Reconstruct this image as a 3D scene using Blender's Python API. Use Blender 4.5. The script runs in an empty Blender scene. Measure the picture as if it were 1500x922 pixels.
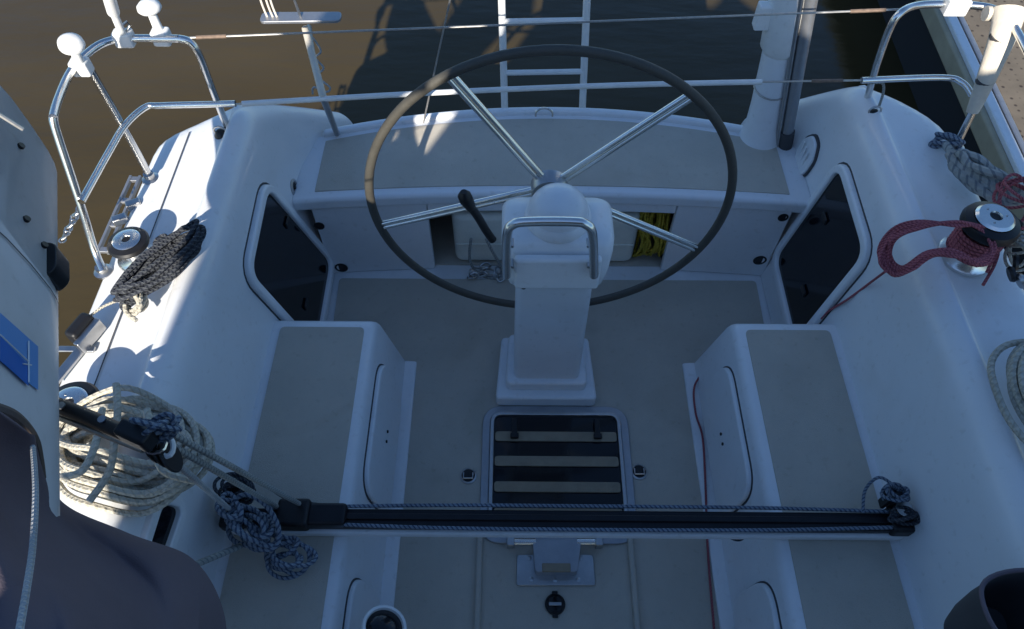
import bpy, math, random
from mathutils import Vector, Matrix
random.seed(7)
R = math.radians
S = bpy.context.scene
C = S.collection
# ------------------------------------------------------------------ camera
CAM = Vector((-.147, 0, 2.7)); FPX = 1074.0; PIT = R(55.5); YAW = R(.45)
cd = bpy.data.cameras.new('camera'); cam = bpy.data.objects.new('camera', cd); C.objects.link(cam)
cam.location = CAM; cam.rotation_euler = (R(90)-PIT, 0, YAW)
cd.sensor_width = 36; cd.lens = 36*FPX/1500; cd.clip_start = .02; cd.clip_end = 2000
S.camera = cam
# ------------------------------------------------------------------ sky, sun, exposure
SUN = Vector((.20, 1.7, -1.0)).normalized()          # the way the light travels
w = bpy.data.worlds.new('World'); S.world = w; w.use_nodes = True
nt = w.node_tree; bg = nt.nodes['Background']; sky = nt.nodes.new('ShaderNodeTexSky')
sky.sky_type = 'NISHITA'; sky.sun_disc = False
sky.sun_elevation = math.asin(-SUN.z); sky.sun_rotation = math.atan2(-SUN.x, -SUN.y)
sky.air_density = 1.0; sky.dust_density = .3; sky.ozone_density = 4.0
wb = nt.nodes.new('ShaderNodeMix'); wb.data_type = 'RGBA'; wb.blend_type = 'MULTIPLY'; wb.inputs[0].default_value = 1   # camera balanced for the sun: the sky reads blue
wb.inputs[7].default_value = (.84, .96, 1.04, 1)
nt.links.new(sky.outputs[0], wb.inputs[6]); nt.links.new(wb.outputs[2], bg.inputs[0]); bg.inputs[1].default_value = .066
sl = bpy.data.lights.new('sun', 'SUN'); sl.energy = 3.4; sl.angle = R(.5); sl.color = (1, .93, .82)
so = bpy.data.objects.new('sun', sl); C.objects.link(so)
so.rotation_euler = SUN.to_track_quat('-Z', 'Y').to_euler()
S.view_settings.view_transform = 'Standard'; S.view_settings.look = 'None'
S.view_settings.exposure = 1.34; S.view_settings.gamma = 1
S.render.engine = 'CYCLES'; S.cycles.max_bounces = 6

# ------------------------------------------------------------------ picking points: a sight line of the photograph met with a plane of the place
_f = Vector((-math.sin(YAW)*math.cos(PIT), math.cos(YAW)*math.cos(PIT), -math.sin(PIT)))
_r = Vector((math.cos(YAW), math.sin(YAW), 0)); _u = _r.cross(_f)
def ray(px, py): return _f + _r*((px-750)/FPX) - _u*((py-461)/FPX)
def az(px, py, z): d = ray(px, py); return CAM + d*((z-CAM.z)/d.z)
def ay(px, py, y): d = ray(px, py); return CAM + d*((y-CAM.y)/d.y)
def ax(px, py, x): d = ray(px, py); return CAM + d*((x-CAM.x)/d.x)
WX, WS = .99, .15                                     # cockpit side wall: x = s*(WX + WS*z)
def aw(px, py, s, off=0):
    d = ray(px, py)     # s*x - WS*z = WX - off
    t = (WX - off - (s*CAM.x - WS*CAM.z))/(s*d.x - WS*d.z); return CAM + d*t

# ------------------------------------------------------------------ materials
def mat(name, col, rough=.5, metal=0, var=.0, vscale=6, bump=0, bscale=200, coat=0, col2=None, spec=.5, stain=0, ior=1.45):
    m = bpy.data.materials.new(name); m.use_nodes = True; n = m.node_tree; L = n.links.new
    b = n.nodes['Principled BSDF']; b.inputs['Roughness'].default_value = rough; b.inputs['Metallic'].default_value = metal
    b.inputs['Coat Weight'].default_value = coat; b.inputs['Specular IOR Level'].default_value = spec; b.inputs['IOR'].default_value = ior
    b.inputs['Base Color'].default_value = (*col, 1)
    tc = n.nodes.new('ShaderNodeTexCoord')
    if var or col2:
        nz = n.nodes.new('ShaderNodeTexNoise'); nz.inputs['Scale'].default_value = vscale; nz.inputs['Detail'].default_value = 8; nz.inputs['Roughness'].default_value = .65
        L(tc.outputs['Object'], nz.inputs['Vector'])
        rp = n.nodes.new('ShaderNodeValToRGB'); rp.color_ramp.elements[0].position = .3; rp.color_ramp.elements[1].position = .7
        c2 = col2 or tuple(c*(1-var) for c in col)
        rp.color_ramp.elements[0].color = (*c2, 1); rp.color_ramp.elements[1].color = (*col, 1)
        L(nz.outputs[0], rp.inputs[0]); L(rp.outputs[0], b.inputs['Base Color'])
        if stain:
            n2 = n.nodes.new('ShaderNodeTexNoise'); n2.inputs['Scale'].default_value = 2.3; n2.inputs['Detail'].default_value = 10; n2.inputs['Distortion'].default_value = 1.2
            L(tc.outputs['Object'], n2.inputs['Vector'])
            r2 = n.nodes.new('ShaderNodeValToRGB'); r2.color_ramp.elements[0].position = .56; r2.color_ramp.elements[1].position = .72
            r2.color_ramp.elements[0].color = (0, 0, 0, 1); r2.color_ramp.elements[1].color = (stain, stain, stain, 1)
            L(n2.outputs[0], r2.inputs[0])
            mx = n.nodes.new('ShaderNodeMix'); mx.data_type = 'RGBA'; L(r2.outputs[0], mx.inputs[0]); L(rp.outputs[0], mx.inputs[6])
            mx.inputs[7].default_value = (col[0]*.62, col[1]*.58, col[2]*.50, 1); L(mx.outputs[2], b.inputs['Base Color'])
        if stain and spec > .2:
            src = b.inputs['Base Color'].links[0].from_socket
            n3 = n.nodes.new('ShaderNodeTexNoise'); n3.inputs['Scale'].default_value = 38; n3.inputs['Detail'].default_value = 5; L(tc.outputs['Object'], n3.inputs['Vector'])
            r3 = n.nodes.new('ShaderNodeValToRGB'); r3.color_ramp.elements[0].position = .60; r3.color_ramp.elements[1].position = .74
            r3.color_ramp.elements[0].color = (1, 1, 1, 1); r3.color_ramp.elements[1].color = (.90, .89, .87, 1); L(n3.outputs[0], r3.inputs[0])
            m3 = n.nodes.new('ShaderNodeMix'); m3.data_type = 'RGBA'; m3.blend_type = 'MULTIPLY'; m3.inputs[0].default_value = 1
            L(src, m3.inputs[6]); L(r3.outputs[0], m3.inputs[7]); L(m3.outputs[2], b.inputs['Base Color'])
        mr = n.nodes.new('ShaderNodeMapRange'); mr.inputs[3].default_value = rough*.8; mr.inputs[4].default_value = min(1, rough*1.3)
        L(nz.outputs[0], mr.inputs[0]); L(mr.outputs[0], b.inputs['Roughness'])
    if bump:
        nb = n.nodes.new('ShaderNodeTexNoise'); nb.inputs['Scale'].default_value = bscale; nb.inputs['Detail'].default_value = 3
        L(tc.outputs['Object'], nb.inputs['Vector'])
        bp = n.nodes.new('ShaderNodeBump'); bp.inputs['Strength'].default_value = bump; bp.inputs['Distance'].default_value = .004
        L(nb.outputs[0], bp.inputs['Height']); L(bp.outputs[0], b.inputs['Normal'])
    return m
def ropemat(name, base, fleck, amt=.25, turns=2):
    m = bpy.data.materials.new(name); m.use_nodes = True; n = m.node_tree; L = n.links.new; b = n.nodes['Principled BSDF']
    b.inputs['Roughness'].default_value = .85; b.inputs['Specular IOR Level'].default_value = .2
    uv = n.nodes.new('ShaderNodeUVMap'); sp = n.nodes.new('ShaderNodeSeparateXYZ'); L(uv.outputs[0], sp.inputs[0])
    def ma(op, a, c, d=None):
        x = n.nodes.new('ShaderNodeMath'); x.operation = op
        for i, v in enumerate((a, c)):
            if v is None: continue
            if isinstance(v, (int, float)): x.inputs[i].default_value = v
            else: L(v, x.inputs[i])
        return x.outputs[0]
    u, v = sp.outputs[0], sp.outputs[1]
    s1 = ma('SINE', ma('MULTIPLY', ma('ADD', ma('MULTIPLY', u, 2.6), ma('MULTIPLY', v, turns)), 6.2832), None)
    s2 = ma('SINE', ma('MULTIPLY', ma('SUBTRACT', ma('MULTIPLY', u, 2.6), ma('MULTIPLY', v, turns)), 6.2832), None)
    pr = ma('MAXIMUM', s1, s2); fl = ma('GREATER_THAN', s1, 1-2*amt)
    mx = n.nodes.new('ShaderNodeMix'); mx.data_type = 'RGBA'; L(fl, mx.inputs[0]); mx.inputs[6].default_value = (*base, 1); mx.inputs[7].default_value = (*fleck, 1)
    nz = n.nodes.new('ShaderNodeTexNoise'); nz.inputs['Scale'].default_value = 9; tc = n.nodes.new('ShaderNodeTexCoord'); L(tc.outputs['Object'], nz.inputs['Vector'])
    m2 = n.nodes.new('ShaderNodeMix'); m2.data_type = 'RGBA'; m2.blend_type = 'MULTIPLY'; m2.inputs[0].default_value = .5
    L(mx.outputs[2], m2.inputs[6]); L(nz.outputs[0], m2.inputs[7]); L(m2.outputs[2], b.inputs['Base Color'])
    bp = n.nodes.new('ShaderNodeBump'); bp.inputs['Strength'].default_value = .7; bp.inputs['Distance'].default_value = .002
    L(pr, bp.inputs['Height']); L(bp.outputs[0], b.inputs['Normal'])
    return m
M = {}
M['gel'] = mat('gelcoat', (.74, .75, .76), .30, var=.07, vscale=3, bump=.05, bscale=14, coat=.25, stain=.16)
M['gel2'] = mat('moulded_gelcoat', (.76, .77, .78), .35, var=.06, vscale=9, bump=.04, bscale=25, coat=.2, stain=.14)
M['nonslip'] = mat('nonslip_deck', (.53, .485, .41), .8, var=.14, vscale=5, bump=.6, bscale=420, stain=.25, spec=.25)
M['chrome'] = mat('stainless_steel', (.78, .77, .74), .24, 1, var=.12, vscale=12)
M['steel'] = mat('brushed_steel', (.5, .5, .5), .33, 1, var=.15, vscale=30)
M['alu'] = mat('grey_aluminium', (.42, .43, .45), .42, .8, var=.2, vscale=14)
M['white'] = mat('white_plastic', (.78, .78, .76), .38, var=.08, vscale=20, stain=.2)
M['cream'] = mat('cream_canvas', (.66, .60, .50), .8, var=.25, vscale=14, bump=.3, bscale=160)
M['black'] = mat('black_plastic', (.012, .012, .014), .42, var=.3, vscale=25)
M['blackm'] = mat('black_anodised', (.016, .016, .02), .35, .3, var=.4, vscale=30)
M['glass'] = mat('smoked_acrylic', (.006, .006, .009), .09, var=.2, vscale=5)
M['dark'] = mat('dark_inside', (.015, .016, .02), .9)
M['rim'] = mat('dark_leather_rim', (.075, .070, .058), .55, var=.25, vscale=20, bump=.25, bscale=120)
M['slat'] = mat('beige_slat', (.33, .27, .19), .7, var=.3, vscale=18, bump=.3, bscale=90)
M['rubber'] = mat('grey_rubber', (.07, .07, .075), .7, var=.3)
M['cloth'] = mat('mauve_sailcloth', (.150, .122, .140), .9, var=.18, vscale=5, bump=.25, bscale=350, spec=.2)
M['cover'] = mat('brown_canvas', (.16, .125, .105), .9, var=.2, vscale=7, bump=.2, bscale=300, spec=.2)
M['boomw'] = mat('painted_boom', (.66, .66, .66), .4, var=.12, vscale=5, stain=.3, coat=.1)
M['logo_a'] = mat('mid_blue_print', (.12, .29, .60), .5, var=.1)
M['logo_b'] = mat('deep_blue_print', (.03, .14, .48), .5, var=.1)
M['beige'] = mat('beige_fender_strip', (.42, .36, .25), .7, var=.25, vscale=6)
M['yellowp'] = mat('cloudy_white_tank', (.72, .72, .64), .4, var=.15, vscale=9)
M['wood'] = mat('weathered_dock_timber', (.18, .15, .12), .8, var=.3)
M['r_grey'] = ropemat('grey_green_rope', (.44, .45, .42), (.24, .26, .27), .2)
M['r_cream'] = ropemat('cream_rope', (.64, .60, .50), (.52, .48, .39), .15)
M['r_navy'] = ropemat('navy_fleck_rope', (.05, .055, .07), (.11, .12, .13), .2)
M['r_blue'] = ropemat('blue_fleck_rope', (.27, .32, .38), (.08, .11, .17), .3)
M['r_red'] = ropemat('red_rope', (.56, .17, .19), (.30, .08, .10), .25)
M['r_yellow'] = ropemat('yellow_rope', (.55, .42, .05), (.3, .22, .03), .2)
M['r_white'] = ropemat('white_rope', (.55, .56, .56), (.42, .45, .48), .2)
M['wire'] = mat('wire_rope', (.5, .48, .45), .4, .7, var=.3, vscale=60)
M['pvc'] = mat('white_wire_cover', (.75, .75, .73), .45, var=.15, vscale=12)
M['rust'] = mat('rusty_fitting', (.28, .20, .15), .7, .3, var=.5, vscale=60)
def water_mat():
    m = bpy.data.materials.new('muddy_water'); m.use_nodes = True; n = m.node_tree; L = n.links.new; b = n.nodes['Principled BSDF']
    b.inputs['Roughness'].default_value = .07; b.inputs['IOR'].default_value = 1.33
    tc = n.nodes.new('ShaderNodeTexCoord'); nz = n.nodes.new('ShaderNodeTexNoise'); nz.inputs['Scale'].default_value = .35; nz.inputs['Detail'].default_value = 5
    mp = n.nodes.new('ShaderNodeMapping'); mp.inputs['Scale'].default_value = (1, 2.6, 1); L(tc.outputs['Object'], mp.inputs[0]); L(mp.outputs[0], nz.inputs['Vector'])
    rp = n.nodes.new('ShaderNodeValToRGB'); rp.color_ramp.elements[0].position = .32; rp.color_ramp.elements[1].position = .68
    rp.color_ramp.elements[0].color = (.046, .034, .015, 1); rp.color_ramp.elements[1].color = (.062, .046, .021, 1)
    L(nz.outputs[0], rp.inputs[0]); L(rp.outputs[0], b.inputs['Base Color'])
    a = n.nodes.new('ShaderNodeTexNoise'); a.inputs['Scale'].default_value = 2.6; a.inputs['Detail'].default_value = 8; L(mp.outputs[0], a.inputs['Vector'])
    bp = n.nodes.new('ShaderNodeBump'); bp.inputs['Strength'].default_value = .13; bp.inputs['Distance'].default_value = .05
    L(a.outputs[0], bp.inputs['Height']); L(bp.outputs[0], b.inputs['Normal'])
    return m
M['water'] = water_mat()
def dock_mat():
    m = bpy.data.materials.new('dotted_dock_surface'); m.use_nodes = True; n = m.node_tree; L = n.links.new; b = n.nodes['Principled BSDF']
    b.inputs['Roughness'].default_value = .85
    tc = n.nodes.new('ShaderNodeTexCoord'); v = n.nodes.new('ShaderNodeTexVoronoi'); v.inputs['Scale'].default_value = 20; v.inputs['Randomness'].default_value = .25
    L(tc.outputs['Object'], v.inputs['Vector'])
    rp = n.nodes.new('ShaderNodeValToRGB'); rp.color_ramp.elements[0].position = .12; rp.color_ramp.elements[1].position = .24
    rp.color_ramp.elements[0].color = (.035, .025, .02, 1); rp.color_ramp.elements[1].color = (.135, .112, .085, 1)
    L(v.outputs['Distance'], rp.inputs[0])
    nz = n.nodes.new('ShaderNodeTexNoise'); nz.inputs['Scale'].default_value = 7; nz.inputs['Detail'].default_value = 8; L(tc.outputs['Object'], nz.inputs['Vector'])
    mx = n.nodes.new('ShaderNodeMix'); mx.data_type = 'RGBA'; mx.blend_type = 'MULTIPLY'; mx.inputs[0].default_value = .75
    L(rp.outputs[0], mx.inputs[6]); r3 = n.nodes.new('ShaderNodeMapRange'); r3.inputs[3].default_value = .4; r3.inputs[4].default_value = 1.5; L(nz.outputs[0], r3.inputs[0])
    L(r3.outputs[0], mx.inputs[7]); L(mx.outputs[2], b.inputs['Base Color'])
    bp = n.nodes.new('ShaderNodeBump'); bp.inputs['Strength'].default_value = .8; bp.inputs['Distance'].default_value = .006
    L(rp.outputs[0], bp.inputs['Height']); L(bp.outputs[0], b.inputs['Normal'])
    return m
M['dock'] = dock_mat()

# ------------------------------------------------------------------ mesh building
V = Vector
def frame_of(d):
    d = V(d).normalized(); a = V((0, 0, 1)) if abs(d.z) < .95 else V((0, 1, 0))
    s = d.cross(a).normalized(); return s, s.cross(d)
def smooth_path(pts, k=8, closed=False):
    pts = [V(p) for p in pts]; n = len(pts); out = []
    if n < 3 and not closed: return pts
    for i in range(n if closed else n-1):
        g = (lambda j: pts[j % n]) if closed else (lambda j: pts[max(0, min(n-1, j))])
        a, b, c, d = g(i-1), g(i), g(i+1), g(i+2)
        for q in range(k):
            t = q/k
            out.append(.5*((2*b)+(c-a)*t+(2*a-5*b+4*c-d)*t*t+(3*b-a-3*c+d)*t**3))
    if not closed: out.append(pts[-1])
    return out
class MB:
    def __init__(s): s.v = []; s.f = []; s.uv = {}
    def add(s, vs, fs, uvs=None):
        o = len(s.v); s.v += [tuple(x) for x in vs]
        for i, f in enumerate(fs):
            if uvs: s.uv[len(s.f)] = uvs[i]
            s.f.append(tuple(j+o for j in f))
        return s
    def box(s, c, sz, rot=None):
        vs = [V((x*sz[0]/2, y*sz[1]/2, z*sz[2]/2)) for x in (-1, 1) for y in (-1, 1) for z in (-1, 1)]
        if rot is not None: vs = [rot @ v for v in vs]
        return s.add([v+V(c) for v in vs], [(0, 1, 3, 2), (4, 6, 7, 5), (0, 4, 5, 1), (2, 3, 7, 6), (0, 2, 6, 4), (1, 5, 7, 3)])
    def tube(s, pts, r, n=8, closed=False, caps=True, r1=None, flat=1):
        pts = [V(p) for p in pts]; N = len(pts); rs = r if isinstance(r, (list, tuple)) else [r + ((r1-r)*i/(N-1) if r1 is not None else 0) for i in range(N)]
        vs = []; L = [0]; up = None
        for i, p in enumerate(pts):
            a = pts[(i-1) % N] if (closed or i) else p; b = pts[(i+1) % N] if (closed or i < N-1) else p
            d = (b-a); d = d.normalized() if d.length > 1e-9 else V((0, 0, 1))
            if up is None: up = frame_of(d)[1]
            up = (up - d*up.dot(d)); up = up.normalized() if up.length > 1e-6 else frame_of(d)[1]
            sd = d.cross(up)
            for k in range(n):
                t = 2*math.pi*k/n; vs.append(p + sd*(math.cos(t)*rs[i]) + up*(math.sin(t)*rs[i]*flat))
            if i: L.append(L[-1]+(p-pts[i-1]).length)
        fs = []; us = []; q = 1/(6.283*max(rs[0], .002))
        for i in range(N if closed else N-1):
            i2 = (i+1) % N; l0 = L[i]*q; l1 = (L[i+1] if i+1 < N else L[-1]+(pts[0]-pts[-1]).length)*q
            for k in range(n):
                k2 = (k+1) % n; fs.append((i*n+k, i*n+k2, i2*n+k2, i2*n+k))
                us.append(((l0, k/n), (l0, (k+1)/n), (l1, (k+1)/n), (l1, k/n)))
        if caps and not closed:
            fs.append(tuple(range(n-1, -1, -1))); us.append(((0, 0),)*n); fs.append(tuple((N-1)*n+k for k in range(n))); us.append(((0, 0),)*n)
        return s.add(vs, fs, us)
    def rope(s, pts, r, n=7, closed=False, k=8): return s.tube(smooth_path(pts, k, closed), r, n, closed)
    def cyl(s, a, b, r, r1=None, n=20): return s.tube([a, b], r, n, r1=r1)
    def lathe(s, prof, c, d=(0, 0, 1), n=28):
        d = V(d).normalized(); a, b = frame_of(d); vs = []; fs = []; N = len(prof)
        for rr, h in prof:
            for k in range(n):
                t = 2*math.pi*k/n; vs.append(V(c)+d*h+a*(rr*math.cos(t))+b*(rr*math.sin(t)))
        for i in range(N-1):
            for k in range(n):
                k2 = (k+1) % n; fs.append((i*n+k, (i+1)*n+k, (i+1)*n+k2, i*n+k2))
        fs.append(tuple(range(n))); fs.append(tuple((N-1)*n+k for k in range(n-1, -1, -1)))
        return s.add(vs, fs)
    def prism(s, poly, fn, h0, h1):
        n = len(poly); vs = [fn(p[0], p[1], h0) for p in poly]+[fn(p[0], p[1], h1) for p in poly]
        fs = [tuple(range(n-1, -1, -1)), tuple(range(n, 2*n))]+[(i, (i+1) % n, n+(i+1) % n, n+i) for i in range(n)]
        return s.add(vs, fs)
    def ring(s, outer, inner, fn, h0, h1):
        n = len(outer); vs = [fn(p[0], p[1], h) for h in (h0, h1) for poly in (outer, inner) for p in poly]; fs = []
        for i in range(n):
            j = (i+1) % n
            fs += [(2*n+i, 2*n+j, 3*n+j, 3*n+i), (i, j, 2*n+j, 2*n+i), (n+j, n+i, 3*n+i, 3*n+j), (j, i, n+i, n+j)]
        return s.add(vs, fs)
    def grid(s, rows, closed=False):
        n = len(rows[0]); vs = [p for r_ in rows for p in r_]; fs = []
        for i in range(len(rows)-1):
            for j in range(n if closed else n-1):
                j2 = (j+1) % n; fs.append((i*n+j, i*n+j2, (i+1)*n+j2, (i+1)*n+j))
        return s.add(vs, fs)
    def build(s, name, m, parent=None, bevel=0, seg=2, subsurf=0, solid=0, ang=40, smooth=True):
        import bmesh
        me = bpy.data.meshes.new(name); me.from_pydata([tuple(v) for v in s.v], [], s.f); me.validate()
        if s.uv:
            ul = me.uv_layers.new(name='UVMap')
            for p in me.polygons:
                u = s.uv.get(p.index)
                if u and len(u) == p.loop_total:
                    for q, li in enumerate(p.loop_indices): ul.data[li].uv = u[q]
        bm = bmesh.new(); bm.from_mesh(me); bmesh.ops.recalc_face_normals(bm, faces=bm.faces); bm.to_mesh(me); bm.free()
        o = bpy.data.objects.new(name, me); C.objects.link(o); me.materials.append(M[m] if isinstance(m, str) else m)
        if smooth:
            for p in me.polygons: p.use_smooth = True
            if not subsurf: me.set_sharp_from_angle(angle=R(ang))
        if solid: q = o.modifiers.new('s', 'SOLIDIFY'); q.thickness = solid; q.offset = 0
        if bevel: q = o.modifiers.new('b', 'BEVEL'); q.width = bevel; q.segments = seg; q.limit_method = 'ANGLE'; q.angle_limit = R(35); q.harden_normals = True
        if subsurf: q = o.modifiers.new('d', 'SUBSURF'); q.levels = subsurf; q.render_levels = subsurf
        if parent: o.parent = parent; o.matrix_parent_inverse = parent.matrix_world.inverted() if not parent.parent else Matrix.Translation(-wloc(parent))
        return o
def wloc(o):
    l = V(o.location)
    while o.parent: o = o.parent; l = V((0, 0, 0)) if False else l
    return V((0, 0, 0))
def tag(o, label, cat, group=None, kind=None):
    if label: o['label'] = label
    if cat: o['category'] = cat
    if group: o['group'] = group
    if kind: o['kind'] = kind
    return o
def thing(name, loc, label, cat, group=None):
    o = bpy.data.objects.new(name, None); C.objects.link(o); o.location = loc; o.empty_display_size = .05
    o.matrix_world = Matrix.Translation(loc)
    return tag(o, label, cat, group)
def struct(o): o['kind'] = 'structure'; return o
def rpoly(pts, r, k=5):
    out = []; n = len(pts); P = [V(p[:2]) for p in pts]
    for i in range(n):
        a, b, c = P[i-1], P[i], P[(i+1) % n]
        u1 = (a-b); u2 = (c-b); q = min(r, u1.length*.45, u2.length*.45); p0 = b+u1.normalized()*q; p1 = b+u2.normalized()*q
        for j in range(k+1):
            t = j/k; out.append((1-t)**2*p0+2*t*(1-t)*b+t*t*p1)
    return out
def offs(poly, d):
    n = len(poly); P = [V(p[:2]) for p in poly]; ar = sum(P[i].x*P[(i+1) % n].y-P[(i+1) % n].x*P[i].y for i in range(n)); sg = 1 if ar > 0 else -1
    out = []
    for i in range(n):
        t = (P[(i+1) % n]-P[i-1]).normalized(); out.append(P[i]+V((t.y, -t.x))*d*sg)
    return out
XY = lambda a, b, h: V((a, b, h))

# ------------------------------------------------------------------ setting: water, dock
b = MB(); b.add([(-300, -300, -.45), (300, -300, -.45), (300, 300, -.45), (-300, 300, -.45)], [(0, 1, 2, 3)])
struct(b.build('water', 'water'))
def dockx(y): return 2.27+.055*(y-2.2)
dk = thing('dock', (2.4, 2, .1), 'floating dock with dotted brown top and white edging along the right', 'dock')
def strip(name, m, x0, x1, z0, z1, bev=.008):
    b = MB(); y0, y1 = -3, 9
    b.add([(dockx(y)+x, y, z) for y in (y0, y1) for x, z in ((x0, z0), (x1, z0), (x1, z1), (x0, z1))],
          [(0, 1, 2, 3), (7, 6, 5, 4), (0, 4, 5, 1), (1, 5, 6, 2), (2, 6, 7, 3), (3, 7, 4, 0)])
    return b.build(name, m, dk, bevel=bev)
strip('fender_strip', 'beige', 0, .04, -.02, .10, .015)
strip('edge_board', 'gel2', .036, .092, .06, .125)
strip('gutter', 'black', .093, .105, .02, .095)
strip('edge_board', 'alu', .106, .138, .05, .12)
strip('deck_surface', 'dock', .140, 3.2, .03, .112)
strip('float', 'dark', .09, 3.1, -.6, .02)

# ------------------------------------------------------------------ the yacht
yacht = thing('sailing_yacht', (0, 1, 0), 'white sailing yacht seen down into its open aft cockpit', 'yacht')
def side_sections(s):
    base = [(.99, 0), (1.02, .2), (1.05, .42), (1.097, .72), (1.106, .80), (1.117, .84), (1.138, .873), (1.162, .893), (1.182, .899), (1.198, .895), (1.209, .880), (1.216, .858), (1.226, .845), (1.245, .838), (1.34, .831), (1.45, .822), (1.478, .815), (1.489, .80), (1.493, .775), (1.50, .70), (1.47, .2), (1.40, -.55)]
    st = []
    ys = [-4.5, -2, 0, .8, 1.3, 1.7, 1.95, 2.05, 2.10, 2.16, 2.22, 2.262, 2.32, 2.38, 2.44, 2.50, 2.56, 2.61, 2.65]
    for y in ys:
        cut = 1.50 if y < 2.06 else max(1.214, 1.50-1.45*(y-2.06)) if y < 2.27 else 1.208-.5*(y-2.27)
        k = max(0, (y-2.14)/.5); rz = .905-.42*k**1.25; rx = -.20*k*k
        row = []
        for i, (x, z) in enumerate(base):
            if i <= 2: xx = x+rx*.5*(i/2)*(1 if y > 2 else 0)-(.20*k*k if i < 3 else 0)*.8; zz = min(z, rz*.6+ .0*i)
            else:
                xx = x+rx; zz = z-.905+rz
                if i >= 11: xx = min(x, cut-.012*(21-i)/10 if i < 17 else cut); zz = z if y < 2.27 else min(z, rz-.05-.02*(i-11)/5) if i < 19 else min(z, rz-.2)
            yy = y if s < 0 or y < 1.9 else (1.9+(y-1.9)*.41/.26 if y < 2.16 else 2.31+(y-2.16)*.37/.49)     # the right coaming runs further aft
            row.append(V((s*xx, yy, zz)))
        for i in range(9, 19):
            if s*row[i].x < s*row[i-1].x+.003: row[i].x = row[i-1].x+s*.003
        row[19].x = s*max(s*row[19].x, s*row[18].x) if s*row[19].x < s*row[18].x-.01 else row[19].x
        st.append(row)
    return st
for s in (-1, 1):
    b = MB(); b.grid(side_sections(s)); b.build('coaming', 'gel', yacht, subsurf=1)
# thin joint that runs along the sunlit side deck
for s in (-1,):
    b = MB(); b.add([(s*x, y, z) for y in (-1, 0, 1, 1.6, 2.10) for x, z in ((1.363, .8335), (1.3675, .8332))], [(i*2, i*2+1, i*2+3, i*2+2) for i in range(4)])
    b.build('deck_seam', 'rubber', yacht)
# cockpit floor
b = MB(); b.add([(-1.2, -1.5, -.004), (1.2, -1.5, -.004), (1.2, 2.2, -.004), (-1.2, 2.2, -.004)], [(0, 1, 2, 3)]); b.build('cockpit_floor', 'gel2', yacht)
b = MB(); fl = rpoly([(-.96, 2.05), (.96, 2.05), (.945, 1.56), (.60, 1.56), (.575, -1), (-.575, -1), (-.60, 1.56), (-.945, 1.56)], .02)
b.prism(fl, XY, -.002, .004); b.build('floor_nonslip', 'nonslip', yacht)
for s, x in ((-1, 703), (1, 923)):
    p = az(x, 800, 0); b = MB(); b.box((p.x, .35, .012), (.022, 1.15, .022)); b.build('floor_rib', 'nonslip', yacht, bevel=.008)
# helm seat across the stern
def fy(x): return 2.125-.045*x*x
def by(x): return 2.60-.16*x*x
def strip_poly(x0, x1, f0, f1, n=24):
    xs = [x0+(x1-x0)*i/n for i in range(n+1)]
    return [(x, f0(x)) for x in xs]+[(x, f1(x)) for x in reversed(xs)]
b = MB(); b.prism(strip_poly(-1.07, 1.07, lambda x: fy(x)-.012, lambda x: by(x)+.02), XY, .435, .50)
seat = b.build('helm_seat', 'gel2', yacht, bevel=.018, seg=3)
b = MB(); b.prism(strip_poly(-.975, .975, lambda x: fy(x)+.035, lambda x: by(x)-.03), XY, .496, .504); b.build('seat_nonslip', 'nonslip', seat, bevel=.002)
b = MB(); b.prism(strip_poly(-.99, .99, lambda x: by(x)-.004, lambda x: by(x)+.034), XY, .40, .522); b.build('transom_lip', 'gel2', yacht, bevel=.014, seg=3)
xl, xr = ay(632, 360, 2.10).x, ay(980, 355, 2.10).x; zt = ay(800, 312, 2.11).z
for x0, x1 in ((-1.0, xl), (xr, 1.0)):
    b = MB(); b.prism(strip_poly(x0, x1, fy, lambda x: fy(x)+.03, 10), XY, 0, .436); b.build('seat_front', 'gel2', yacht, bevel=.006)
b = MB(); b.prism(strip_poly(xl+.002, xr-.002, fy, lambda x: fy(x)+.03, 10), XY, .385, .436); b.build('seat_front', 'gel2', yacht, bevel=.006)
b = MB(); b.box((0, 2.52, .2), (1.9, .02, .42)); b.build('locker_back', 'dark', yacht)
for x in (xl-.10, xr+.02):
    b = MB(); b.box((x, 2.33, .2), (.02, .38, .40)); b.build('locker_side', 'dark', yacht)
b = MB(); b.box((0, 2.33, .001), (1.2, .39, .006)); b.build('locker_floor', 'nonslip', yacht)
b = MB(); b.prism(strip_poly(-1.0, 1.0, lambda x: by(x)+.0, lambda x: by(x)+.03), XY, -.6, .41); b.build('transom', 'gel', yacht)
for px, py, r_ in ((468, 330, .014), (500, 392, .022), (1147, 318, .014), (1113, 381, .022)):
    p = ay(px, py, 2.085); p.y = fy(p.x); b = MB(); b.lathe([(r_+.008, 0), (r_+.008, .003), (r_, .004), (r_*.95, .001)], p, (0, -1, 0)); h = b.build('drain_hole', 'black', yacht)
    b = MB(); 
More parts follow.
